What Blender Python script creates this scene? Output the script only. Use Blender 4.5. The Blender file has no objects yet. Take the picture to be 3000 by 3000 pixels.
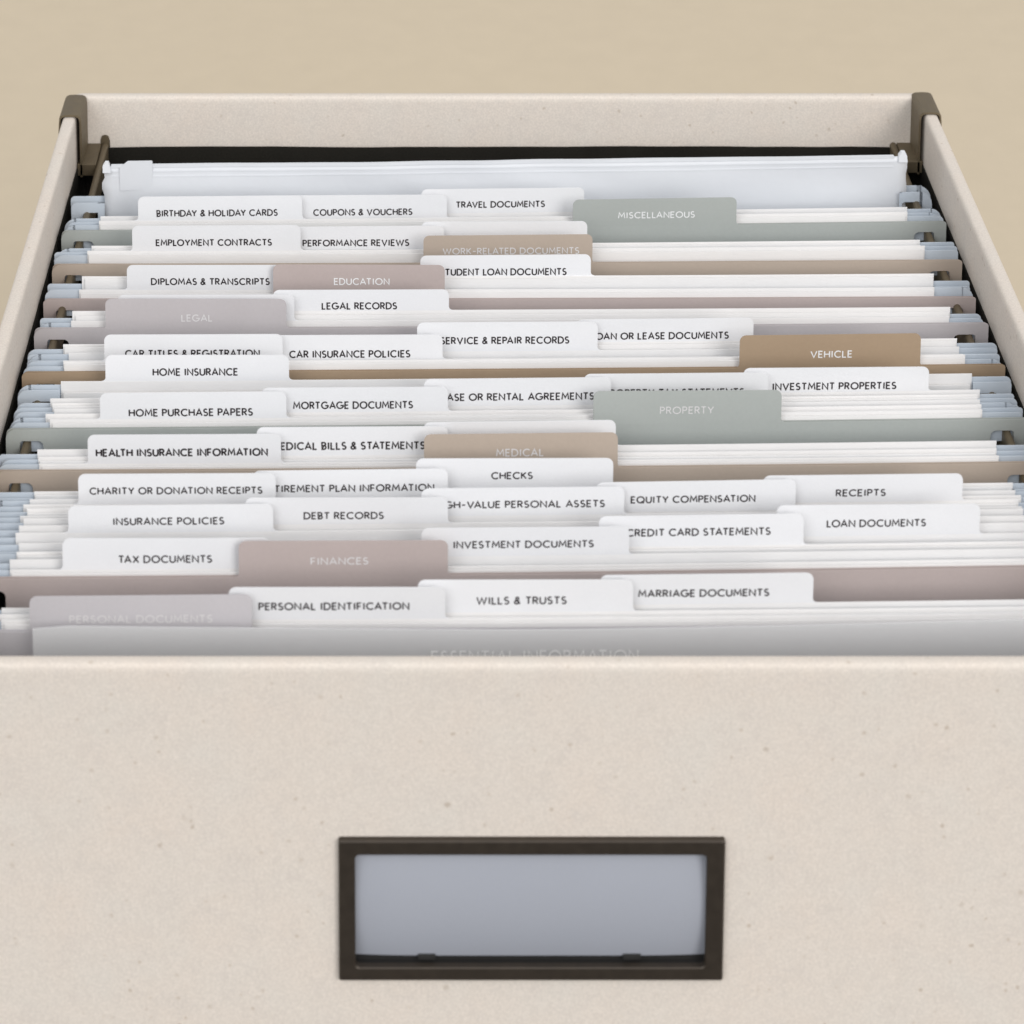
import bpy, bmesh, math, random
from mathutils import Vector, Matrix
random.seed(7)
S = bpy.context.scene
COL = S.collection

# ---------------------------------------------------------------- camera
F_PX, CX, CY = 8232.0, 1230.0, -1637.0          # lens in pixels of a 3000 px frame, principal point
CAM = Vector((-.0313, -.6768, .4462)); PITCH = math.radians(10)
cd = bpy.data.cameras.new('camera'); cam = bpy.data.objects.new('camera', cd); COL.objects.link(cam)
cam.location = CAM; cam.rotation_euler = (math.radians(80), 0, 0)
cd.sensor_fit = 'HORIZONTAL'; cd.sensor_width = 36; cd.lens = 36 * F_PX / 3000
cd.shift_x = (1500 - CX) / 3000; cd.shift_y = -(1500 - CY) / 3000
cd.clip_start = .01; cd.clip_end = 60
cd.dof.use_dof = True; cd.dof.focus_distance = .97; cd.dof.aperture_fstop = 28
S.camera = cam

# ---------------------------------------------------------------- light
W = bpy.data.worlds.new('World'); S.world = W; W.use_nodes = True
bg = W.node_tree.nodes['Background']; _n = W.node_tree.nodes; _l = W.node_tree.links          # pale room glow, lower half dimmed to lessen bounce on the front panel
_tc = _n.new('ShaderNodeTexCoord'); _sp = _n.new('ShaderNodeSeparateXYZ'); _mr = _n.new('ShaderNodeMapRange'); _cb = _n.new('ShaderNodeVectorMath')
_l.new(_tc.outputs['Generated'], _sp.inputs[0]); _l.new(_sp.outputs['Z'], _mr.inputs[0])
_mr.inputs[1].default_value = -.25; _mr.inputs[2].default_value = .1; _mr.inputs[3].default_value = .22; _mr.inputs[4].default_value = 1
_cb.operation = 'SCALE'; _cb.inputs[0].default_value = (.985, .99, 1); _l.new(_mr.outputs[0], _cb.inputs['Scale']); _l.new(_cb.outputs[0], bg.inputs[0])
bg.inputs[1].default_value = .68

def lamp(name, loc, aim, size, energy, color):
    l = bpy.data.lights.new(name, 'AREA'); l.shape = 'RECTANGLE'; l.size, l.size_y = size; l.energy = energy; l.color = color
    o = bpy.data.objects.new(name, l); COL.objects.link(o); o.location = loc
    o.rotation_euler = (Vector(aim) - Vector(loc)).to_track_quat('-Z', 'Y').to_euler(); return o
lamp('window_light', (4.6, -7.8, 4.6), (0, .15, -.05), (4.6, 4.6), 485, (1, .985, .965))
lamp('room_light', (-3.2, -7.0, 5.6), (0, .15, -.05), (6, 6), 285, (.97, .985, 1))

S.view_settings.view_transform = 'Standard'; S.view_settings.look = 'None'
S.view_settings.exposure = 0; S.view_settings.gamma = 1; S.view_settings.use_curve_mapping = False
S.render.engine = 'CYCLES'
S.cycles.max_bounces = 8; S.cycles.diffuse_bounces = 3

# ---------------------------------------------------------------- materials
def lin(c): 
    c = c / 255
    return c / 12.92 if c <= .04045 else ((c + .055) / 1.055) ** 2.4
def rgb(r, g, b): return (lin(r), lin(g), lin(b), 1)

def new_mat(name):
    m = bpy.data.materials.new(name); m.use_nodes = True
    nt = m.node_tree; return m, nt, nt.nodes['Principled BSDF']
def node(nt, kind, **kw):
    n = nt.nodes.new(kind)
    for k, v in kw.items(): setattr(n, k, v)
    return n
def paper(name, col, rough=.8, spec=.2, mottle=.03, scale=900, bump=.00004, streak=False):
    m, nt, p = new_mat(name); L = nt.links
    tc = node(nt, 'ShaderNodeTexCoord')
    mp = node(nt, 'ShaderNodeMapping')
    if streak: mp.inputs['Scale'].default_value = (.12, 1, 1)
    L.new(tc.outputs['Object'], mp.inputs['Vector'])
    n1 = node(nt, 'ShaderNodeTexNoise'); n1.inputs['Scale'].default_value = scale; n1.inputs['Detail'].default_value = 3
    L.new(mp.outputs['Vector'], n1.inputs['Vector'])
    n2 = node(nt, 'ShaderNodeTexNoise'); n2.inputs['Scale'].default_value = 45; n2.inputs['Detail'].default_value = 2
    L.new(tc.outputs['Object'], n2.inputs['Vector'])
    ad = node(nt, 'ShaderNodeMath', operation='ADD'); L.new(n1.outputs['Fac'], ad.inputs[0]); L.new(n2.outputs['Fac'], ad.inputs[1])
    mr = node(nt, 'ShaderNodeMapRange'); mr.inputs[1].default_value = .6; mr.inputs[2].default_value = 1.4
    mr.inputs[3].default_value = 1 - mottle; mr.inputs[4].default_value = 1 + mottle
    L.new(ad.outputs[0], mr.inputs[0])
    mx = node(nt, 'ShaderNodeVectorMath', operation='SCALE'); mx.inputs[0].default_value = col[:3]
    L.new(mr.outputs[0], mx.inputs['Scale']); L.new(mx.outputs[0], p.inputs['Base Color'])
    bp = node(nt, 'ShaderNodeBump'); bp.inputs['Strength'].default_value = .5; bp.inputs['Distance'].default_value = bump
    L.new(n1.outputs['Fac'], bp.inputs['Height']); L.new(bp.outputs[0], p.inputs['Normal'])
    p.inputs['Roughness'].default_value = rough; p.inputs['Specular IOR Level'].default_value = spec
    return m
def speckled(name, col):
    """oatmeal fibre board: cloudy warm mottling, a sparse scatter of brown flecks, fine tooth"""
    m, nt, p = new_mat(name); L = nt.links
    tc = node(nt, 'ShaderNodeTexCoord')
    def noise(scale, detail, rough=.5):
        n = node(nt, 'ShaderNodeTexNoise'); n.inputs['Scale'].default_value = scale; n.inputs['Detail'].default_value = detail
        n.inputs['Roughness'].default_value = rough; L.new(tc.outputs['Object'], n.inputs['Vector']); return n
    def mix(a, b, fac):
        x = node(nt, 'ShaderNodeMix', data_type='RGBA')
        for sock, v in ((x.inputs['A'], a), (x.inputs['B'], b)):
            if isinstance(v, tuple): sock.default_value = v
            else: L.new(v, sock)
        L.new(fac, x.inputs['Factor']); return x.outputs['Result']
    def ramp(val, lo, hi, a=0, b=1):
        r = node(nt, 'ShaderNodeMapRange'); r.inputs[1].default_value = lo; r.inputs[2].default_value = hi
        r.inputs[3].default_value = a; r.inputs[4].default_value = b; L.new(val, r.inputs[0]); return r.outputs[0]
    big, mid, fine = noise(38, 3, .6), noise(170, 3, .6), noise(1500, 2)
    warm = tuple(c * k for c, k in zip(col[:3], (1.0, .98, .958))) + (1,)
    cool = tuple(c * k for c, k in zip(col[:3], (.965, .985, .985))) + (1,)
    c = mix(cool, warm, ramp(big.outputs['Fac'], .30, .70))
    c = mix(c, tuple(v * .92 for v in col[:3]) + (1,), ramp(mid.outputs['Fac'], .50, .80))
    c = mix(c, tuple(v * 1.10 for v in col[:3]) + (1,), ramp(fine.outputs['Fac'], .50, .80))
    c = mix(c, tuple(v * .88 for v in col[:3]) + (1,), ramp(fine.outputs['Fac'], .50, .20))
    for scale, dens, dark, siz in ((130, .22, .70, .14), (230, .22, .74, .19), (95, .12, .76, .12), (330, .18, .78, .21)):
        v = node(nt, 'ShaderNodeTexVoronoi'); v.inputs['Scale'].default_value = scale
        wob = noise(900, 1); dis = node(nt, 'ShaderNodeVectorMath', operation='MULTIPLY_ADD')
        L.new(wob.outputs['Color'], dis.inputs[0]); dis.inputs[1].default_value = (.0011,) * 3; L.new(tc.outputs['Object'], dis.inputs[2])
        L.new(dis.outputs[0], v.inputs['Vector'])
        sep = node(nt, 'ShaderNodeSeparateColor'); L.new(v.outputs['Color'], sep.inputs[0])
        pick = ramp(sep.outputs[0], 1 - dens, 1, 0, 1)
        core = ramp(v.outputs['Distance'], siz * .45, siz, 1, 0)
        f = node(nt, 'ShaderNodeMath', operation='MULTIPLY', use_clamp=True); L.new(pick, f.inputs[0]); L.new(core, f.inputs[1])
        c = mix(c, (col[0] * dark, col[1] * dark * .94, col[2] * dark * .86, 1), f.outputs[0])
    L.new(c, p.inputs['Base Color'])
    bp = node(nt, 'ShaderNodeBump'); bp.inputs['Strength'].default_value = .35; bp.inputs['Distance'].default_value = .00012
    mid2 = noise(650, 4, .7); L.new(mid2.outputs['Fac'], bp.inputs['Height']); L.new(bp.outputs[0], p.inputs['Normal'])
    p.inputs['Roughness'].default_value = .85; p.inputs['Specular IOR Level'].default_value = .15
    return m
def frosted(name, col, alpha, rough=.4):
    m, nt, p = new_mat(name); L = nt.links
    p.inputs['Base Color'].default_value = col; p.inputs['Roughness'].default_value = rough; p.inputs['Specular IOR Level'].default_value = .35
    t = node(nt, 'ShaderNodeBsdfTransparent'); x = node(nt, 'ShaderNodeMixShader'); x.inputs[0].default_value = alpha
    L.new(t.outputs[0], x.inputs[1]); L.new(p.outputs[0], x.inputs[2]); L.new(x.outputs[0], nt.nodes['Material Output'].inputs[0])
    return m
def metal(name, col, rough=.42, metallic=.6):
    m, nt, p = new_mat(name); L = nt.links
    tc = node(nt, 'ShaderNodeTexCoord'); n = node(nt, 'ShaderNodeTexNoise'); n.inputs['Scale'].default_value = 320; n.inputs['Detail'].default_value = 4
    L.new(tc.outputs['Object'], n.inputs['Vector'])
    mr = node(nt, 'ShaderNodeMapRange'); mr.inputs[3].default_value = .75; mr.inputs[4].default_value = 1.25; L.new(n.outputs['Fac'], mr.inputs[0])
    v = node(nt, 'ShaderNodeVectorMath', operation='SCALE'); v.inputs[0].default_value = col[:3]; L.new(mr.outputs[0], v.inputs['Scale'])
    L.new(v.outputs[0], p.inputs['Base Color'])
    mr2 = node(nt, 'ShaderNodeMapRange'); mr2.inputs[3].default_value = rough - .08; mr2.inputs[4].default_value = rough + .14; L.new(n.outputs['Fac'], mr2.inputs[0])
    L.new(mr2.outputs[0], p.inputs['Roughness']); p.inputs['Metallic'].default_value = metallic
    return m

M = {
    'floor':  paper('tan_surface', rgb(212, 197, 173), .8, .15, .03, 800, .0002),
    'board':  speckled('oatmeal_board', rgb(224, 214, 204)),
    'felt':   paper('black_felt', rgb(38, 36, 32), .95, .1, .25, 1400, .0002),
    'white':  paper('white_card', rgb(236, 236, 238), .75, .25, .022, 1700),
    'white_leaf': paper('white_leaf', rgb(240, 238, 237), .8, .2, .03, 1500, .00004, True),
    'blue':   paper('pale_blue_sheet', rgb(205, 214, 224), .5, .4, .02, 900, .00003, True),
    'grey_green': paper('grey_green_card', rgb(176, 180, 176), .7, .25, .03),
    'taupe':  paper('taupe_card', rgb(187, 172, 158), .7, .25, .03),
    'rose':   paper('rose_taupe_card', rgb(189, 175, 171), .7, .25, .03),
    'lilac':  paper('lilac_grey_card', rgb(193, 187, 188), .7, .25, .03),
    'brown':  paper('brown_card', rgb(170, 148, 124), .7, .25, .03),
    'rose_grey': paper('rose_grey_card', rgb(199, 195, 198), .7, .25, .03),
    'pouch':  paper('frosted_pouch', rgb(222, 224, 228), .35, .45, .02, 60, .0006),
    'zip':    paper('zip_plastic', rgb(230, 232, 236), .4, .4, .01),
    'frost':  frosted('frosted_divider', rgb(236, 236, 237), .54),
    'bronze': metal('bronze', rgb(112, 100, 80), .5, .4),
    'dark_bronze': metal('dark_bronze', rgb(64, 56, 48), .42, .45),
    'slot':   paper('dark_slot', rgb(44, 43, 42), .6, .3, .1),
    'label':  paper('lavender_label', rgb(168, 171, 180), .35, .5, .015),
    'ink':    paper('black_ink', rgb(52, 46, 48), .6, .2, .05),
    'dim_foil': paper('pale_ink', rgb(222, 219, 219), .5, .3, .02),
    'foil':   paper('white_ink', rgb(240, 240, 240), .5, .3, .02),
}

# ---------------------------------------------------------------- helpers
def obj(name, bm, mat, parent=None, smooth=False):
    me = bpy.data.meshes.new(name); bm.normal_update(); bm.to_mesh(me); bm.free()
    me.materials.append(M[mat]); o = bpy.data.objects.new(name, me); COL.objects.link(o)
    if smooth:
        for f in me.polygons: f.use_smooth = True
    if parent: o.parent = parent
    return o
def tag(o, label, cat, group=None):
    o['label'] = label; o['category'] = cat
    if group: o['group'] = group
def thing(name, label, cat, loc=(0, 0, 0), rz=0, group=None):
    o = bpy.data.objects.new(name, None); o.empty_display_size = .01; COL.objects.link(o)
    o.location = loc; o.rotation_euler = (0, 0, rz); tag(o, label, cat, group); return o
def box(bm, x0, x1, y0, y1, z0, z1, bev=0):
    r = bmesh.ops.create_cube(bm, size=1)
    for v in r['verts']:
        v.co = ((x0 + x1) / 2 + v.co.x * (x1 - x0), (y0 + y1) / 2 + v.co.y * (y1 - y0), (z0 + z1) / 2 + v.co.z * (z1 - z0))
    if bev:
        es = list({e for v in r['verts'] for e in v.link_edges})
        bmesh.ops.bevel(bm, geom=es, offset=bev, segments=3, affect='EDGES', profile=.5)
def prism(bm, pts, axis, a, b):
    """polygon pts in the plane across `axis` ('x' or 'y'), extruded from a to b"""
    put = (lambda p, t: (t, p[0], p[1])) if axis == 'x' else (lambda p, t: (p[0], t, p[1]))
    A = [bm.verts.new(put(p, a)) for p in pts]; B = [bm.verts.new(put(p, b)) for p in pts]; n = len(pts)
    bm.faces.new(A); bm.faces.new(B[::-1])
    for i in range(n): bm.faces.new((A[i], B[i], B[(i + 1) % n], A[(i + 1) % n]))
    bmesh.ops.recalc_face_normals(bm, faces=bm.faces[:])
def ray(px, py):
    a, t = (px - CX) / F_PX, (py - CY) / F_PX; c, s = math.cos(PITCH), math.sin(PITCH)
    return Vector((a, c - t * s, -s - t * c))
def at_z(px, py, z):
    d = ray(px, py); return CAM + d * ((z - CAM.z) / d.z)
def at_y(px, py, y0, k=0):
    d = ray(px, py); return CAM + d * ((y0 + k * CAM.x - CAM.y) / (d.y - k * d.x))
K = 3000 / 1932

def sheet(cols, thick, yf):
    """upright sheet from columns (x, z_bottom, z_top) in rising x; yf(x, z) is the front face"""
    bm = bmesh.new(); R = []
    for x, zb, zt in cols:
        R.append([bm.verts.new((x, yf(x, z) + dy, z)) for dy in (0, thick) for z in (zb, zt)])   # fb ft bb bt
    def f(*v):
        try: bm.faces.new(v)
        except ValueError: pass
    for A, B in zip(R, R[1:]):
        if abs(A[0].co.x - B[0].co.x) > 1e-7:
            f(A[0], B[0], B[1], A[1]); f(B[2], A[2], A[3], B[3])
        if (A[1].co - B[1].co).length > 1e-7: f(A[1], B[1], B[3], A[3])
        if (A[0].co - B[0].co).length > 1e-7: f(B[0], A[0], A[2], B[2])
    f(R[0][0], R[0][1], R[0][3], R[0][2]); f(R[-1][1], R[-1][0], R[-1][2], R[-1][3])
    return bm
def arc_top(x0, x1, zt, rl, rr, n=5):
    """x,z pairs of a top edge with rounded corners"""
    out = []
    for i in range(n + 1):
        a = math.pi / 2 * i / n; out.append((x0 + rl * (1 - math.cos(a)), zt - rl * (1 - math.sin(a))))
    m = 14
    for i in range(1, m): out.append((x0 + rl + (x1 - rr - x0 - rl) * i / m, zt))
    for i in range(n + 1):
        a = math.pi / 2 * i / n; out.append((x1 - rr + rr * math.sin(a), zt - rr * (1 - math.cos(a))))
    return out

# ---------------------------------------------------------------- lettering: a monoline geometric alphabet, cap height 1
def arc(cx, cy, rx, ry, a0, a1, n=14):
    return [(cx + rx * math.cos(math.radians(a0 + (a1 - a0) * i / n)), cy + ry * math.sin(math.radians(a0 + (a1 - a0) * i / n))) for i in range(n + 1)]
O_ = ('o', arc(.48, .5, .48, .5, 0, 360, 28)[:-1])
GLYPH = {
 'A': (.80, [[(0, 0), (.40, 1), (.80, 0)], [(.15, .33), (.65, .33)]]),
 'B': (.54, [('o', [(0, 0), (0, 1)] + arc(.27, .77, .22, .23, 90, -90, 8) ), [(.0, .54), (.27, .54)] , [(.27, .54)] + arc(.28, .27, .26, .27, 90, -90, 9) + [(0, 0)]]),
 'C': (.80, [arc(.48, .5, .48, .5, 47, 313, 20)]),
 'D': (.74, [('o', [(0, 0), (0, 1)] + arc(.27, .5, .47, .5, 90, -90, 14))]),
 'E': (.50, [[(.50, 1), (0, 1), (0, 0), (.50, 0)], [(0, .52), (.44, .52)]]),
 'F': (.48, [[(.48, 1), (0, 1), (0, 0)], [(0, .50), (.42, .50)]]),
 'G': (.92, [arc(.48, .5, .48, .5, 47, 350, 22) + [(.92, .46), (.52, .46)]]),
 'H': (.68, [[(0, 0), (0, 1)], [(.68, 0), (.68, 1)], [(0, .52), (.68, .52)]]),
 'I': (.13, [[(.065, 0), (.065, 1)]]),
 'K': (.60, [[(0, 0), (0, 1)], [(.56, 1), (.02, .46)], [(.17, .58), (.60, 0)]]),
 'L': (.46, [[(0, 1), (0, 0), (.46, 0)]]),
 'M': (.90, [[(0, 0), (.10, 1), (.45, .28), (.80, 1), (.90, 0)]]),
 'N': (.72, [[(0, 0), (0, 1), (.72, 0), (.72, 1)]]),
 'O': (.96, [O_]),
 'P': (.52, [[(0, 0), (0, 1)] + arc(.26, .74, .26, .26, 90, -90, 9) + [(0, .48)]]),
 'Q': (.98, [O_, [(.60, .24), (.94, -.06)]]),
 'R': (.56, [[(0, 0), (0, 1)] + arc(.26, .75, .25, .25, 90, -90, 9) + [(0, .50)], [(.24, .50), (.56, 0)]]),
 'S': (.52, [arc(.26, .745, .225, .255, 38, 255, 11) + arc(.25, .255, .255, .255, 78, -148, 12)]),
 'T': (.62, [[(0, 1), (.62, 1)], [(.31, 1), (.31, 0)]]),
 'U': (.66, [[(0, 1)] + arc(.33, .33, .33, .33, 180, 360, 12) + [(.66, 1)]]),
 'V': (.78, [[(0, 1), (.39, 0), (.78, 1)]]),
 'W': (1.16, [[(0, 1), (.29, 0), (.58, .9), (.87, 0), (1.16, 1)]]),
 'X': (.70, [[(0, 0), (.70, 1)], [(0, 1), (.70, 0)]]),
 'Y': (.70, [[(0, 1), (.35, .45), (.70, 1)], [(.35, .45), (.35, 0)]]),
 '&': (.66, [[(.66, 0)] + [(.20, .60)] + arc(.32, .80, .17, .20, 215, -35, 10) + [(.16, .44)] + arc(.24, .235, .24, .235, 135, 300, 9) + [(.60, .42)]]),
 '-': (.42, [[(0, .47), (.42, .47)]]),
}
def ribbon(bm, pts, closed, w, put, lift):
    n = len(pts); L, R = [], []
    for i in range(n):
        p = Vector(pts[i]); a = Vector(pts[i - 1]) if (i > 0 or closed) else None; b = Vector(pts[(i + 1) % n]) if (i < n - 1 or closed) else None
        d1 = (p - a).normalized() if a is not None else None; d2 = (b - p).normalized() if b is not None else None
        d1 = d1 if d1 is not None else d2; d2 = d2 if d2 is not None else d1
        nn = Vector((-(d1.y + d2.y), d1.x + d2.x))
        nn = nn.normalized() if nn.length > 1e-6 else Vector((-d1.y, d1.x))
        k = min(1.9, 1 / max(.2, nn.dot(Vector((-d1.y, d1.x)))))
        L.append(bm.verts.new(put(p + nn * w * k / 2, lift))); R.append(bm.verts.new(put(p - nn * w * k / 2, lift)))
    for i in range(n if closed else n - 1):
        j = (i + 1) % n
        try: bm.faces.new((L[i], R[i], R[j], L[j]))
        except ValueError: pass
KERN = {'LA': .12, 'LT': .22, 'AT': .14, 'TA': .14, 'VA': .16, 'AV': .16, 'AY': .16, 'LV': .16, 'TT': .02, 'AC': .06, 'AG': .06, 'OA': .08, 'RT': .06, 'DA': .08, 'PA': .14, 'PO': .02, 'LO': .08, 'LU': .04, 'TO': .06, 'AS': .04, 'CA': .05, 'RA': .02, 'TE': .02, 'PT': .04, 'TY': .02, 'TR': .02, 'WA': .1}
def lettering(text, x0, x1, zc, cap, weight, yf, ink, parent, track=.29):
    """the words between x0 and x1, centred on height zc, printed a hair in front of yf(x, z)"""
    total = sum((GLYPH[c][0] + track) if c != ' ' else .26 + track * .6 for c in text) - track
    sx = (x1 - x0) / total; bm = bmesh.new(); x = 0; n = 0; prev = ' '
    total -= sum(KERN.get(a + b, 0) for a, b in zip(text, text[1:])); sx = (x1 - x0) / total
    for ch in text:
        if ch == ' ': prev = ' '; x += .26 + track * .6; continue
        w, strokes = GLYPH[ch]
        x -= KERN.get(prev + ch, 0); prev = ch
        for st in strokes:
            closed = isinstance(st, tuple) and st[0] == 'o'; pts = st[1] if closed else st
            pts = [p for i, p in enumerate(pts) if i == 0 or (Vector(p) - Vector(pts[i - 1])).length > 1e-4]
            pp = [((x + a) * sx / cap, b) for a, b in pts]
            def put(p, lift):
                X = x0 + p.x * cap; Z = zc + (p.y - .5) * cap
                return (X, yf(X, Z) - .00007 - lift, Z)
            ribbon(bm, pp, closed, weight, put, (n % 3) * 5e-6); n += 1
        x += w + track
    return obj('lettering', bm, ink, parent)

# ---------------------------------------------------------------- the setting
bm = bmesh.new()
box(bm, -6, 6, -.05, 9, -.30, -.268, .004)  # unseen front edge added close to the box, cutting bounce onto the front panel
o = obj('table_top', bm, 'floor'); o['kind'] = 'structure'; o['label'] = 'plain tan table top the box stands on, its front cut short to limit bounce light'

# ---------------------------------------------------------------- the storage box
XO, YF, YB, T = .1695, -.0035, .3725, .005
fb = thing('file_box', 'open oatmeal file box with speckled board sides, black lining and a bronze label holder', 'file box', (0, 0, -.268))
def sup(v): return math.copysign(abs(v) ** .55, v)
def rrect(x0, x1, y0, y1, r, n=6):
    out = []
    for cx, cy, a0 in ((x1 - r, y1 - r, 0), (x0 + r, y1 - r, 90), (x0 + r, y0 + r, 180), (x1 - r, y0 + r, 270)):
        for i in range(n + 1):
            a = math.radians(a0 + 90 * i / n); out.append((cx + r * math.cos(a), cy + r * math.sin(a)))
    return out
def shell(profile, rad):
    bm = bmesh.new(); loops = []
    for off, z in profile:
        loops.append([bm.verts.new((x, y, z + .268)) for x, y in rrect(-XO + off, XO - off, YF + off, YB - off, max(.0006, rad - off))])
    for A, B in zip(loops, loops[1:]):
        n = len(A)
        for i in range(n): bm.faces.new((A[i], A[(i + 1) % n], B[(i + 1) % n], B[i]))
    return bm, loops
# outline of the label holder's opening in the front panel
def fr(px, py, y): 
    p = at_y(px, py, y); return p.x, p.z
yo = YF - .0020
x0, z1 = fr(991, 2465, yo); x1, _ = fr(2126, 2465, yo); _, z0 = fr(1500, 2875, yo)
xi0, zi1 = fr(1040, 2507, yo); xi1, _ = fr(2072, 2507, yo); _, zi0 = fr(1500, 2836, yo)
_, zc0 = fr(1500, 2797, YF + .0019)
prof = [(0, -.2675), (0, -.12), (0, -.0045), (0, -.0026)] + [(T / 2 - T / 2 * sup(math.cos(a)), -.0026 + .0026 * sup(math.sin(a))) for a in [math.pi * i / 10 for i in range(1, 10)]] + [(T, -.0026), (T, -.0045), (T, -.262)]
bm, loops = shell(prof, .006)
bm.faces.new(loops[-1]); bm.faces.new(loops[0][::-1])
DEPTH = .0024                    # the holder's pocket sinks this far into the front board
big = [f for f in bm.faces if abs(f.normal.y) > .99 and all(abs(v.co.y - YF) < 1e-5 for v in f.verts) and max(v.co.x for v in f.verts) > .1 and min(v.co.x for v in f.verts) < -.1 and max(v.co.z for v in f.verts) > .2] if not bm.normal_update() else []
q = big[0]; vs = sorted(q.verts, key=lambda v: (v.co.z, v.co.x)); bl, br, tl, tr = vs
bmesh.ops.delete(bm, geom=[q], context='FACES_ONLY')
hx0, hx1, hz0, hz1 = xi0 - .001, xi1 + .001, zi0 - .001 + .268, zi1 + .001 + .268
H = [[bm.verts.new((x, y, z)) for x, z in ((hx0, hz0), (hx1, hz0), (hx1, hz1), (hx0, hz1))] for y in (YF, YF + DEPTH + .0003)]
OUT = [bl, br, tr, tl]
for i in range(4):
    j = (i + 1) % 4
    bm.faces.new((OUT[i], OUT[j], H[0][j], H[0][i])); bm.faces.new((H[0][i], H[0][j], H[1][j], H[1][i]))
bm.faces.new(H[1])
bmesh.ops.recalc_face_normals(bm, faces=bm.faces[:])
wall = obj('wall', bm, 'board', fb, True)
wall.data.set_sharp_from_angle(angle=math.radians(40))
# black lining glued inside, starting 2 cm under the rim with a slightly uneven cut edge
bm = bmesh.new()
pts = []
for (xa, ya), (xb, yb) in (((-.1644, .0022), (-.1644, .3669)), ((-.1644, .3669), (.1644, .3669)), ((.1644, .3669), (.1644, .0022)), ((.1644, .0022), (-.1644, .0022))):
    m = 26
    for i in range(m): pts.append((xa + (xb - xa) * i / m, ya + (yb - ya) * i / m))
n = len(pts); ph = 0; tops = []
for i in range(n):
    ph = .8 * ph + random.uniform(-.00022, .00022); x, y = pts[i]
    z = -.0207 + ph + (.0004 if (y > .36 and -.142 < x < .1) else 0)
    tops.append(z + .268)
A = [bm.verts.new((x, y, z)) for (x, y), z in zip(pts, tops)]
B = [bm.verts.new((x, y, .0068)) for x, y in pts]
A2 = [bm.verts.new((x * .997, .0022 + (y - .0022) * .998 + .0003, z)) for (x, y), z in zip(pts, tops)]
B2 = [bm.verts.new((x * .997, .0022 + (y - .0022) * .998 + .0003, .0068)) for x, y in pts]
for i in range(n):
    j = (i + 1) % n
    bm.faces.new((A[i], A[j], A2[j], A2[i])); bm.faces.new((A2[i], A2[j], B2[j], B2[i])); bm.faces.new((A[j], A[i], B[i], B[j]))
bm.faces.new(B2)
obj('lining', bm, 'felt', fb)

lh = thing('label_holder', '', 'x'); del lh['label']; del lh['category']
lh.parent = fb; lh.location = (0, 0, .268)
def ring_plate(outer, inner, ya, yb, yc):
    """picture-frame plate: outer outline at yb, inner at yc (front), walls back to ya"""
    bm = bmesh.new()
    n = len(outer)
    rings = []
    ins = lambda P, d: [(x + (d if x < (P[0][0] + P[n // 2][0]) / 2 else -d), z + (d if z < (P[0][1] + P[n // 2][1]) / 2 else -d)) for x, z in P]
    o1, i1 = ins(outer, .0004), ins(inner, -.0003)
    for P, y in ((outer, ya), (outer, yb + .0004), (o1, yb), (i1, yb), (inner, yb + .0003), (inner, ya)):
        rings.append([bm.verts.new((x, y, z)) for x, z in P])
    for A, B in zip(rings, rings[1:]):
        for i in range(n): bm.faces.new((A[i], B[i], B[(i + 1) % n], A[(i + 1) % n]))
    bmesh.ops.recalc_face_normals(bm, faces=bm.faces[:])
    return bm
bm = ring_plate(rrect(x0, x1, z0, z1, .0006), rrect(xi0, xi1, zi0, zi1, .0013), YF, yo, yo)
obj('frame', bm, 'dark_bronze', lh)
g = .0003
bm = bmesh.new()
A = [bm.verts.new((x, YF - .0003, z)) for x, z in ((hx0 + g, hz0 - .268 + g), (hx1 - g, hz0 - .268 + g), (hx1 - g, hz1 - .268 - g), (hx0 + g, hz1 - .268 - g))]
B = [bm.verts.new((v.co.x, YF + DEPTH, v.co.z)) for v in A]
for i in range(4): bm.faces.new((A[i], A[(i + 1) % 4], B[(i + 1) % 4], B[i]))
bm.faces.new(B)
obj('pocket', bm, 'slot', lh)
bm = bmesh.new(); G = []; ca, cb, zt_ = xi0 - .0005, xi1 + .0005, hz1 - .268 - .0005     # a card bowed forward between its stops
for j in range(13):
    v = j / 12; row = []
    for i in range(41):
        u = i / 40; e = (2 * v - 1) ** 2 * .0022 + abs(2 * u - 1) ** 6 * .0007
        row.append(bm.verts.new((ca + (cb - ca) * u, min(YF - .0006 + e, YF + DEPTH - .0002), zc0 + (zt_ - zc0) * v)))
    G.append(row)
for j in range(12):
    for i in range(40): bm.faces.new((G[j][i], G[j][i + 1], G[j + 1][i + 1], G[j + 1][i]))
bmesh.ops.recalc_face_normals(bm, faces=bm.faces[:])
obj('label_card', bm, 'label', lh, True)
for px in (1250, 1852):
    a, b = fr(px - 26, 2800, YF)[0], fr(px + 26, 2800, YF)[0]
    bm = bmesh.new(); box(bm, a, b, YF + DEPTH - .0016, YF + DEPTH - .0001, zc0 - .0008, zc0 + .0007, .0002); obj('card_stop', bm, 'slot', lh)

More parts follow.
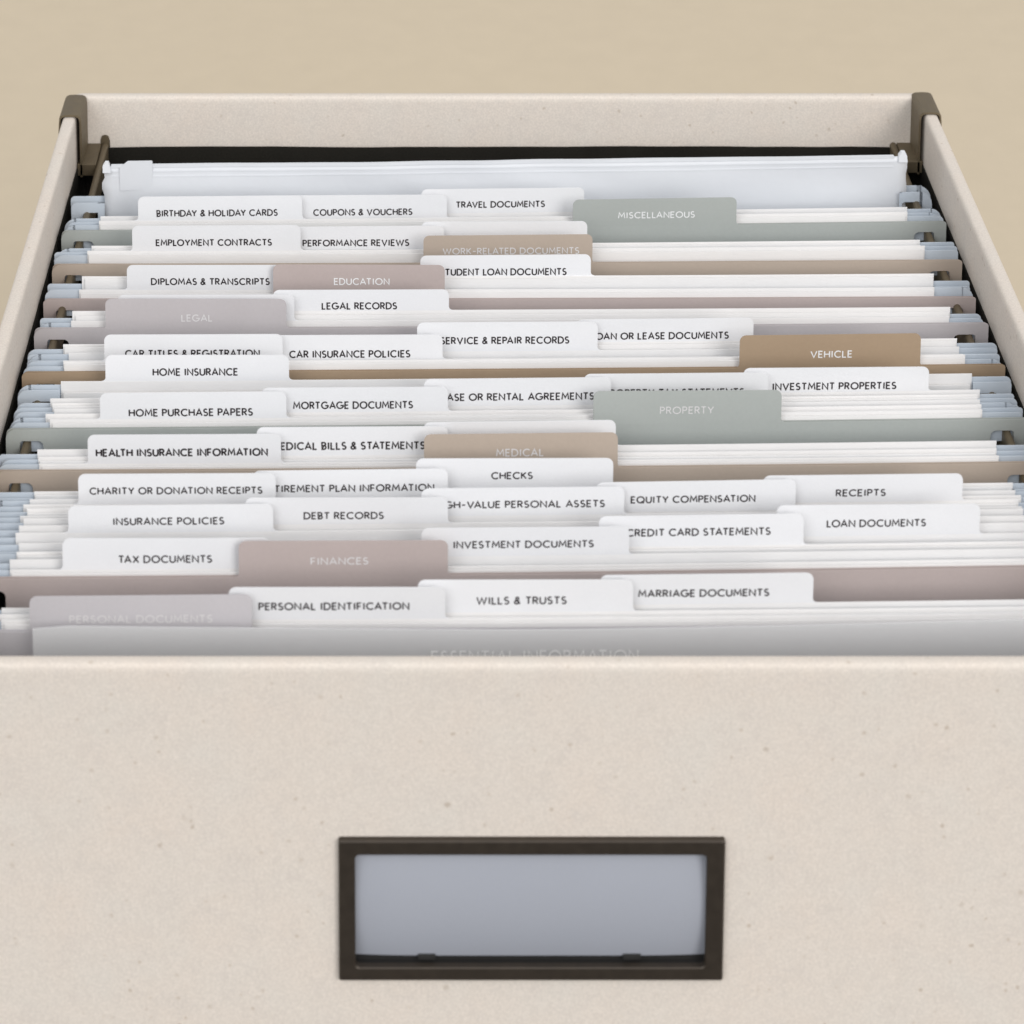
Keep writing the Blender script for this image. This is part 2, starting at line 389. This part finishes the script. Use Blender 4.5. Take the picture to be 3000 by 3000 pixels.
# ---------------------------------------------------------------- hanging rails with their rim clips
ZT = -.0150                      # top edge of every hanging folder
RAIL_TOP = ZT - .0039
RX = .1555
def rail(sign, label, ycl):
    r = thing('hanging_rail', label, 'rail', (sign * RX, 0, RAIL_TOP), 0, 'bronze rails that carry the hanging folders')
    X = lambda x: sign * (x - RX)
    Z = lambda z: z - RAIL_TOP
    bm = bmesh.new()
    prism(bm, [(X(RX + .0013 * math.cos(a)), -.0013 + .0013 * math.sin(a)) for a in [math.pi * i / 8 for i in range(9)]] + [(X(RX - .0013), -.009), (X(RX + .0013), -.009)], 'y', .008, ycl + .0195)
    obj('rail_bar', bm, 'bronze', r)
    for yc in (ycl, .012):
        ya, yb = (yc, yc + .0195) if yc == ycl else (.0035, .023)
        # hook: outer lip, saddle over the rim, inner leg, shelf to the rail
        xo, xi = .1709, .1622; th = .0008
        out = [(xo + .0003, -.0070)] + [(xo + .0001, -.0042)]
        for i in range(9):
            a = math.pi * i / 8; out.append(((xo + xi) / 2 + (xo - xi) / 2 * sup(math.cos(a)), -.0024 + .0036 * sup(math.sin(a))))
        out += [(xi, -.0040), (xi, RAIL_TOP - .0002)]
        inn = []
        for x, z in out:
            inn.append((x, z))
        # inner offset of the saddle
        off = [(xo - .0006, -.0070), (xo - .0006, -.0042)]
        for i in range(9):
            a = math.pi * i / 8; off.append(((xo + xi + th - .0006) / 2 + (xo - xi - th - .0006) / 2 * sup(math.cos(a)), -.0024 + .0028 * sup(math.sin(a))))
        off += [(xi + th, -.0040), (xi + th, RAIL_TOP - .0055)]
        out[-1] = (xi, RAIL_TOP - .0055)
        poly = out + off[::-1]
        bm = bmesh.new()
        m = len(out)
        fa = [[bm.verts.new((X(x), y, Z(z))) for x, z in poly] for y in (ya, yb)]
        k = len(poly)
        for i in range(m - 1):
            for s, F in enumerate(fa):
                q = (F[i], F[i + 1], F[k - 2 - i], F[k - 1 - i]); bm.faces.new(q if s else q[::-1])
        for i in range(k): bm.faces.new((fa[0][i], fa[0][(i + 1) % k], fa[1][(i + 1) % k], fa[1][i]))
        bmesh.ops.recalc_face_normals(bm, faces=bm.faces[:])
        c = obj('rim_clip', bm, 'bronze', r)
        bm = bmesh.new(); a, b = sorted((X(RX + .0014), X(.1642))); box(bm, a, b, ya, yb, -.0050, -.0002, .0003); obj('shelf', bm, 'bronze', c)
    # raised stop at the far end of the bar
    bm = bmesh.new()
    prism(bm, [(X(RX + .0019 * math.cos(a)), .0014 + .0019 * math.sin(a)) for a in [math.pi * i / 8 for i in range(9)]] + [(X(RX - .0019), -.006), (X(RX + .0019), -.006)], 'y', ycl + .0197, ycl + .0207)
    bmesh.ops.bevel(bm, geom=bm.edges[:], offset=.0003, segments=2, affect='EDGES')
    obj('end_stop', bm, 'bronze', r)
    return r
rail(-1, 'bronze hanging rail along the left wall, its rounded end and clip bare behind the folders', .3475)
rail(1, 'bronze hanging rail along the right wall, seen through the folder notches', .3500)

# ---------------------------------------------------------------- folders
SK = [(0, .5), (.034, .6), (.062, 1.15), (.12, .9), (.146, 1.2), (.182, .9), (.21, .65), (.2325, .3), (.257, .6), (.286, 1.4), (.314, 1.7), (.4, 1.7)]
def skew(y):
    for (a, p), (b, q) in zip(SK, SK[1:]):
        if a <= y <= b: return math.radians(p + (q - p) * (y - a) / (b - a))
    return math.radians(.8)
def bow(b):
    return lambda x, z: -b * (1 - (x / .162) ** 2) * min(1, (z + .24) / .2)
HW = .162
LEG, NOT, NDEEP = .0044, .0074, .0039
def hanger_cols(zt, zbot, cut=None, cut_top=None, rl=.002, rr=.0014, hw=HW, leg=.0115):
    """columns of a hanging sheet: hook leg, notch, body, notch, hook leg"""
    cols = []
    def side(rt):      # from the tip inward: list of (u, zb, zt), u = distance from the tip
        c = []
        for i in range(6):
            a = math.pi / 2 * i / 5; u = rt * (1 - math.cos(a))
            c.append((u, zt - leg + .0016 * (1 - math.sin(a)), zt - rt * (1 - math.sin(a))))
        c += [(LEG - .0008, zt - leg, zt), (LEG, zt - leg + .0008, zt), (LEG, zt - NDEEP - .0006, zt), (LEG + .0006, zt - NDEEP, zt), (LEG + NOT - .0018, zt - NDEEP, zt)]
        for i in range(1, 5):
            a = math.pi / 2 * i / 4; c.append((LEG + NOT - .0018 + .0018 * math.sin(a), zt - NDEEP - .0018 * (1 - math.cos(a)), zt))
        c += [(LEG + NOT, zt - .019, zt), (LEG + NOT + .0006, zt - .0205, zt), (LEG + NOT + .0006, zbot, zt)]
        return c
    Lc = [(-hw + u, b, t) for u, b, t in side(rl)]; Rc = [(hw - u, b, t) for u, b, t in side(rr)][::-1]
    if cut is None:
        xa, xb = Lc[-1][0], Rc[0][0]
        mid = [(xa + (xb - xa) * i / 24, zbot, zt) for i in range(1, 24)]
    else:
        xa, xb = cut
        mid = [(xa, zbot, zt), (xa, zbot, cut_top)] + [(xa + (xb - xa) * i / 20, zbot, cut_top) for i in range(1, 20)] + [(xb, zbot, cut_top), (xb, zbot, zt)]
    return Lc + mid + Rc
def tab_mesh(xa, xb, zb, zt, thick, yf, r=.0021, rf=.0013):
    cols = []
    for i in range(5):
        a = math.pi / 2 * i / 4; cols.append((xa - rf + rf * math.sin(a), zb, zb + .00002 + rf * (1 - math.cos(a))))
    cols += [(x, zb, z) for x, z in arc_top(xa, xb, zt, r, r)]
    for i in range(5):
        a = math.pi / 2 * i / 4; cols.append((xb + rf * (1 - math.cos(a)), zb, zb + .00002 + rf * (1 - math.sin(a))))
    return sheet(cols, thick, yf)

# text, colour or None, tab left, right, top; words left, right, centre height; all on a 1932 px grid of the photograph
DOCS = [
 ('TRAVEL DOCUMENTS', None, 795, 1102, 355, 861, 1027, 385),
 ('COUPONS & VOUCHERS', None, 532, 843, 368, 592, 777, 400),
 ('BIRTHDAY & HOLIDAY CARDS', None, 260, 570, 371, 296, 523, 402),
 ('MISCELLANEOUS', 'grey_green', 1081, 1390, 374, 1167, 1310, 405),
 ('', None, 795, 1108, 418, 0, 0, 0),
 ('PERFORMANCE REVIEWS', None, 526, 838, 427, 572, 771, 458),
 ('EMPLOYMENT CONTRACTS', None, 249, 567, 425, 295, 512, 457),
 ('WORK-RELATED DOCUMENTS', 'taupe', 799, 1118, 443, 836, 1092, 473),
 ('STUDENT LOAN DOCUMENTS', None, 793, 1115, 482, 831, 1068, 513),
 ('DIPLOMAS & TRANSCRIPTS', None, 239, 557, 500, 286, 508, 531),
 ('EDUCATION', 'rose', 515, 839, 500, 631, 734, 531),
 ('LEGAL RECORDS', None, 515, 847, 547, 608, 748, 577),
 ('', None, 222, 555, 556, 0, 0, 0),
 ('LEGAL', 'lilac', 198, 540, 565, 343, 400, 600),
 ('LOAN OR LEASE DOCUMENTS', None, 1087, 1422, 601, 1116, 1374, 633),
 ('SERVICE & REPAIR RECORDS', None, 787, 1128, 608, 832, 1073, 642),
 ('CAR INSURANCE POLICIES', None, 500, 835, 633, 547, 773, 668),
 ('CAR TITLES & REGISTRATION', None, 196, 533, 632, 237, 489, 667),
 ('VEHICLE', 'brown', 1396, 1738, 631, 1530, 1607, 668),
 ('HOME INSURANCE', None, 198, 545, 671, 289, 448, 702),
 ('INVESTMENT PROPERTIES', None, 1403, 1753, 693, 1458, 1690, 728),
 ('PROPERTY TAX STATEMENTS', None, 1102, 1450, 704, 1141, 1403, 740),
 ('LEASE OR RENTAL AGREEMENTS', None, 800, 1153, 713, 823, 1120, 748),
 ('MORTGAGE DOCUMENTS', None, 493, 845, 731, 554, 778, 764),
 ('HOME PURCHASE PAPERS', None, 188, 540, 741, 244, 476, 778),
 ('PROPERTY', 'grey_green', 1120, 1475, 738, 1246, 1346, 774),
 ('', None, 799, 1162, 795, 0, 0, 0),
 ('MEDICAL BILLS & STATEMENTS', None, 484, 845, 806, 514, 801, 841),
 ('HEALTH INSURANCE INFORMATION', None, 165, 530, 819, 182, 504, 853),
 ('MEDICAL', 'taupe', 800, 1166, 819, 937, 1025, 854),
 ('CHECKS', None, 785, 1157, 865, 928, 1004, 897),
 ('RETIREMENT PLAN INFORMATION', None, 477, 845, 887, 495, 818, 921),
 ('CHARITY OR DONATION RECEIPTS', None, 147, 520, 893, 170, 494, 925),
 ('RECEIPTS', None, 1440, 1817, 895, 1578, 1670, 929),
 ('EQUITY COMPENSATION', None, 1125, 1502, 907, 1191, 1424, 941),
 ('HIGH-VALUE PERSONAL ASSETS', None, 795, 1178, 920, 819, 1140, 951),
 ('DEBT RECORDS', None, 462, 845, 938, 574, 723, 972),
 ('INSURANCE POLICIES', None, 128, 515, 953, 214, 422, 983),
 ('LOAN DOCUMENTS', None, 1466, 1850, 953, 1561, 1746, 987),
 ('CREDIT CARD STATEMENTS', None, 1130, 1517, 973, 1183, 1453, 1004),
 ('INVESTMENT DOCUMENTS', None, 795, 1187, 994, 856, 1119, 1026),
 ('TAX DOCUMENTS', None, 117, 509, 1017, 224, 399, 1055),
 ('FINANCES', 'rose', 450, 845, 1020, 587, 694, 1058),
 ('MARRIAGE DOCUMENTS', None, 1132, 1535, 1082, 1205, 1450, 1118),
 ('WILLS & TRUSTS', None, 788, 1195, 1095, 900, 1068, 1133),
 ('PERSONAL IDENTIFICATION', None, 431, 840, 1107, 489, 771, 1143),
 ('PERSONAL DOCUMENTS', 'rose_grey', 55, 475, 1125, 132, 400, 1168),
]
def CAP(y): return .0022 if y > .115 else .00200
BEHIND = {4: 'the taupe WORK-RELATED DOCUMENTS tab', 12: 'the lilac LEGAL tab', 26: 'the taupe MEDICAL tab'}
TONE = {'grey_green': 'grey green', 'taupe': 'taupe', 'rose': 'rose taupe', 'lilac': 'lilac grey', 'brown': 'brown', 'rose_grey': 'mauve grey'}
BOLD = {'HEALTH INSURANCE INFORMATION': .25, 'MEDICAL BILLS & STATEMENTS': .23, 'TRAVEL DOCUMENTS': .22, 'EMPLOYMENT CONTRACTS': .22, 'HOME INSURANCE': .22, 'MARRIAGE DOCUMENTS': .22, 'PERSONAL IDENTIFICATION': .22, 'PROPERTY': .15}
# depth of each from its tab, then spread so that no two touch
ys = []
for t, c, a, b, top, *_ in DOCS:
    p = at_z((a + b) / 2 * K, top * K, -.0045); ys.append(p.y - p.x * math.tan(skew(p.y)))
MIN = .0029
for _ in range(400):
    for i in range(len(ys) - 1):
        need = MIN + (.0022 if DOCS[i][1] else 0) + (.0002 if DOCS[i + 1][1] else 0)
        g = ys[i] - ys[i + 1]
        if g < need:
            m = (need - g) / 2; ys[i] += m; ys[i + 1] -= m
def hanging(y, rz, yf, label, cols_back, cols_front, mat, group, dy=(.0010, -.00135)):
    h = thing('hanging_folder', label, 'hanging folder', (0, y, 0), rz, group)
    for nm, cols, d in (('back_panel', cols_back, dy[0]), ('front_panel', cols_front, dy[1])):
        obj(nm, sheet(cols, .00028, lambda x, z, d=d: yf(x, z) + d), mat, h)
    return h
for i, (text, tone, pa, pb, ptop, ta, tb, tc) in enumerate(DOCS):
    y, k = ys[i], math.tan(skew(ys[i])); rz = math.atan(k)
    b = .0007 + random.uniform(-.00015, .00015); yf = bow(b)
    zt = ZT + random.uniform(-.0002, .0002) - (.0013 if text == 'EDUCATION' else 0)
    # tab outline in the sheet's own plane
    Y0 = y + yf(at_y((pa + pb) / 2 * K, ptop * K, y, k).x, 0)
    PA, PB = at_y(pa * K, ptop * K, Y0, k), at_y(pb * K, ptop * K, Y0, k)
    xa, xb, ztab = PA.x / math.cos(rz), PB.x / math.cos(rz), at_y((pa + pb) / 2 * K, ptop * K, Y0, k).z
    if text:
        TA, TB = at_y(ta * K, tc * K, Y0, k), at_y(tb * K, tc * K, Y0, k); zx = (TA.z + TB.z) / 2
        tx = (TA.x / math.cos(rz), TB.x / math.cos(rz))
    ln, tw, z00, xm = random.uniform(-.0005, .0003), random.uniform(-.0004, .0004), ZT + .001, (xa + xb) / 2
    ytab = lambda x, z: yf(x, z) + max(0, z - z00) / .0105 * (ln + tw * (x - xm) / .03)
    if tone:
        cols = hanger_cols(zt, -.235, rl=.003 if i % 2 else .0016, rr=.0008)
        h = hanging(y, rz, yf, f'{TONE[tone]} hanging divider folder whose tab reads {text} in white', hanger_cols(zt - .0003, -.235), cols, tone, 'coloured divider folders', (.0014, 0))
        tb_ = obj('tab', tab_mesh(xa, xb, zt, ztab, .00028, ytab), tone, h)
        lettering(text, tx[0], tx[1], zx, CAP(y), BOLD.get(text, .185), ytab, 'foil' if text in ('VEHICLE', 'EDUCATION', 'MISCELLANEOUS') else 'dim_foil', tb_)
        continue
    who = text if text else 'unread'
    hwL, hwR = .149 + random.uniform(-.0011, .0012), .149 + random.uniform(-.0011, .0012)
    name = f'the {text} file' if text else f'the unread white file behind {BEHIND[i]}'
    HX = HW + random.uniform(-.0012, .0003)
    hanging(y, rz, yf, f'pale blue hanging folder that holds {name}',
            hanger_cols(zt, -.235, rl=random.choice((.0012, .003, .0045)), rr=random.choice((.001, .002, .004)), hw=HX),
            hanger_cols(zt - random.choice((.0009, .0006, .0012, .0045)), -.235, (-hwL - .0002, hwR + .0002), zt - .016, rl=random.choice((.0012, .003)), rr=random.choice((.001, .003)), hw=HX - random.uniform(0, .0006)),
            'blue', 'pale blue hanging folders')
    f = thing('file_folder', (f'white file folder whose tab reads {text}' if text else f'white file folder with its words hidden behind {BEHIND[i]}'), 'file folder', (0, y, 0), rz, 'white tabbed file folders')
    zl = zt + random.uniform(.0006, .0023) + (.0012 if text in ('LEGAL RECORDS', 'STUDENT LOAN DOCUMENTS') else 0)
    def leaf(nm, l, r, top, d, br):
        cols = [(-l, -.233, top)] + [(-l + (l + r) * j / 22, -.233, top) for j in range(1, 22)] + [(r, -.233, top)]
        return obj(nm, sheet(cols, .00030, lambda x, z: yf(x, z) + d), 'white_leaf', f)
    leaf('back_leaf', hwL, hwR, zl, 0, 0)
    leaf('front_leaf', hwL - random.uniform(0, .0014), hwR - random.uniform(0, .0014), zl - random.choice((.0009, .0032, .0006, .0034, .0012)), -.00075 - random.uniform(0, .00030), 0)
    tb_ = obj('tab', tab_mesh(xa, xb, zl, ztab, .00030, ytab), 'white', f)
    if text: lettering(text, tx[0], tx[1], zx, CAP(y), BOLD.get(text, .215), ytab, 'ink', tb_)

# ---------------------------------------------------------------- zip pouch standing in the rearmost hanging folder
yp, kp = .3128, math.tan(math.radians(1.7)); rzp = math.atan(kp); yfp = bow(.0008)
hanging(yp, rzp, yfp, 'pale blue hanging folder at the very back, holding the frosted zip pouch',
        hanger_cols(ZT, -.235, rl=.0015, rr=.0055), hanger_cols(ZT - .0003, -.235, (-.1515, .1500), ZT - .016, rl=.002, rr=.0048, hw=HW - .0006), 'blue', 'pale blue hanging folders', (.0022, -.0028))
def inpouch(px, py): 
    p = at_y(px, py, yp, kp); return p.x / math.cos(rzp), p.z
zp = thing('zip_pouch', 'frosted white zip pouch standing tallest at the back of the box', 'pouch', (0, yp, 0), rzp)
xl, _ = inpouch(303, 520); xr, _ = inpouch(2655, 500); _, ztp = inpouch(1500, 468)
def pouch_y(x, z, s):
    u = (x - xl) / (xr - xl)
    puff = .0016 * min(1, max(0, (ztp - z) / .02)) * math.sin(math.pi * min(1, max(0, u))) ** .5
    return s * (.0004 + puff) + .00008 * math.sin(x * 160 + z * 90) - .0006 * (1 - (x / .16) ** 2) + .00022 * math.sin(x * 41 - z * 260) + .00016 * math.sin(x * 97 + z * 310 + 2 * math.sin(x * 30))
bm = bmesh.new(); NX, NZ = 80, 26
for s in (-1, 1):
    G = []
    for j in range(NZ + 1):
        z = ztp - .0006 - (ztp + .05) * 0 - j * .0022
        row = []
        for i in range(NX + 1):
            u = i / NX; x = xl + (xr - xl) * u
            if i in (0, NX): x += (.0006 * math.sin(j * 1.3) + .0004 * math.sin(j * 2.9 + 1)) * (1 if i == 0 else .4)
            row.append(bm.verts.new((x, pouch_y(x, z, s), z)))
        G.append(row)
    for j in range(NZ):
        for i in range(NX):
            q = (G[j][i], G[j + 1][i], G[j + 1][i + 1], G[j][i + 1]); bm.faces.new(q if s < 0 else q[::-1])
    if s < 0: G0 = G
for i in range(NX): bm.faces.new((G0[0][i], G0[0][i + 1], G[0][i + 1], G[0][i]))
for j in range(NZ):
    bm.faces.new((G0[j][0], G[j][0], G[j + 1][0], G0[j + 1][0])); bm.faces.new((G0[j][-1], G0[j + 1][-1], G[j + 1][-1], G[j][-1]))
obj('pouch_body', bm, 'pouch', zp, True)
bm = bmesh.new()
for dz, h, pr in ((.0000, .0010, .0005), (-.0023, .0005, .0003), (-.0042, .0005, .00026)):
    cols = []
    for i in range(61):
        x = xl + .003 + (xr - xl - .008) * i / 60; cols.append((x, ztp + dz - h, ztp + dz))
    b2 = sheet(cols, .0012, lambda x, z: pouch_y(x, z, -1) - pr * .6)
    me = bpy.data.meshes.new('t'); b2.to_mesh(me); b2.free(); bm.from_mesh(me); bpy.data.meshes.remove(me)
obj('zip_track', bm, 'pouch', zp)
# slider tag at the left, end stops at both corners
xa, za = inpouch(352, 555); xb, zb = inpouch(447, 468); xm, _ = inpouch(372, 470)
prof = [(xa, za), (xb, za), (xb, zb - .0003), (xb - .0003, zb), (xm + .0005, zb), (xm, zb - .0003), (xa, zb - .0026)]
bm = bmesh.new(); ymid = pouch_y((xa + xb) / 2, ztp, -1)
prism(bm, prof, 'y', ymid - .0008, ymid - .0004)
obj('slider', bm, 'pouch', zp)
for (px, py, w, sgn) in ((313, 473, .0030, 1), (2645, 442, .0034, -1)):
    x, z = inpouch(px, py); bm = bmesh.new()
    prism(bm, [(x - w / 2, z - .004), (x + w / 2, z - .004), (x + w / 2 - .0004, z - .0012), (x + w * .2, z), (x - w * .2, z), (x - w / 2, z - .0014)], 'y', -.0014, .0006)
    obj('end_stop', bm, 'zip', zp)

# ---------------------------------------------------------------- frosted divider at the very front
yd = ys[-1] - .0066; kd = math.tan(skew(.03)); yfd = bow(.0012)
def infr(px, py):
    p = at_y(px, py, yd - .001, kd); return p.x, p.z
fd = thing('frosted_divider', 'frosted grey see-through divider foremost in the box reading ESSENTIAL INFORMATION', 'divider', (0, yd, 0), math.atan(kd))
xl, zl = infr(94, 1838); xr = .158; _, zm = infr(1500, 1845); _, zr = infr(2950, 1814)
cols = []
for i in range(31):
    u = i / 30; x = xl + (xr - xl) * u
    z = zl + (zm - zl) * min(1, u / .45) if u < .45 else zm + (zr - zm) * ((u - .45) / .55) ** 1.6
    if i == 0: z -= .001
    cols.append((x, -.233, z))
obj('sheet', sheet(cols, .0004, yfd), 'frost', fd)
TA, TB = infr(815 * K, 1238 * K), infr(1203 * K, 1238 * K)
lettering('ESSENTIAL INFORMATION', TA[0], TB[0], TA[1], .0031, .15, yfd, 'foil', fd)
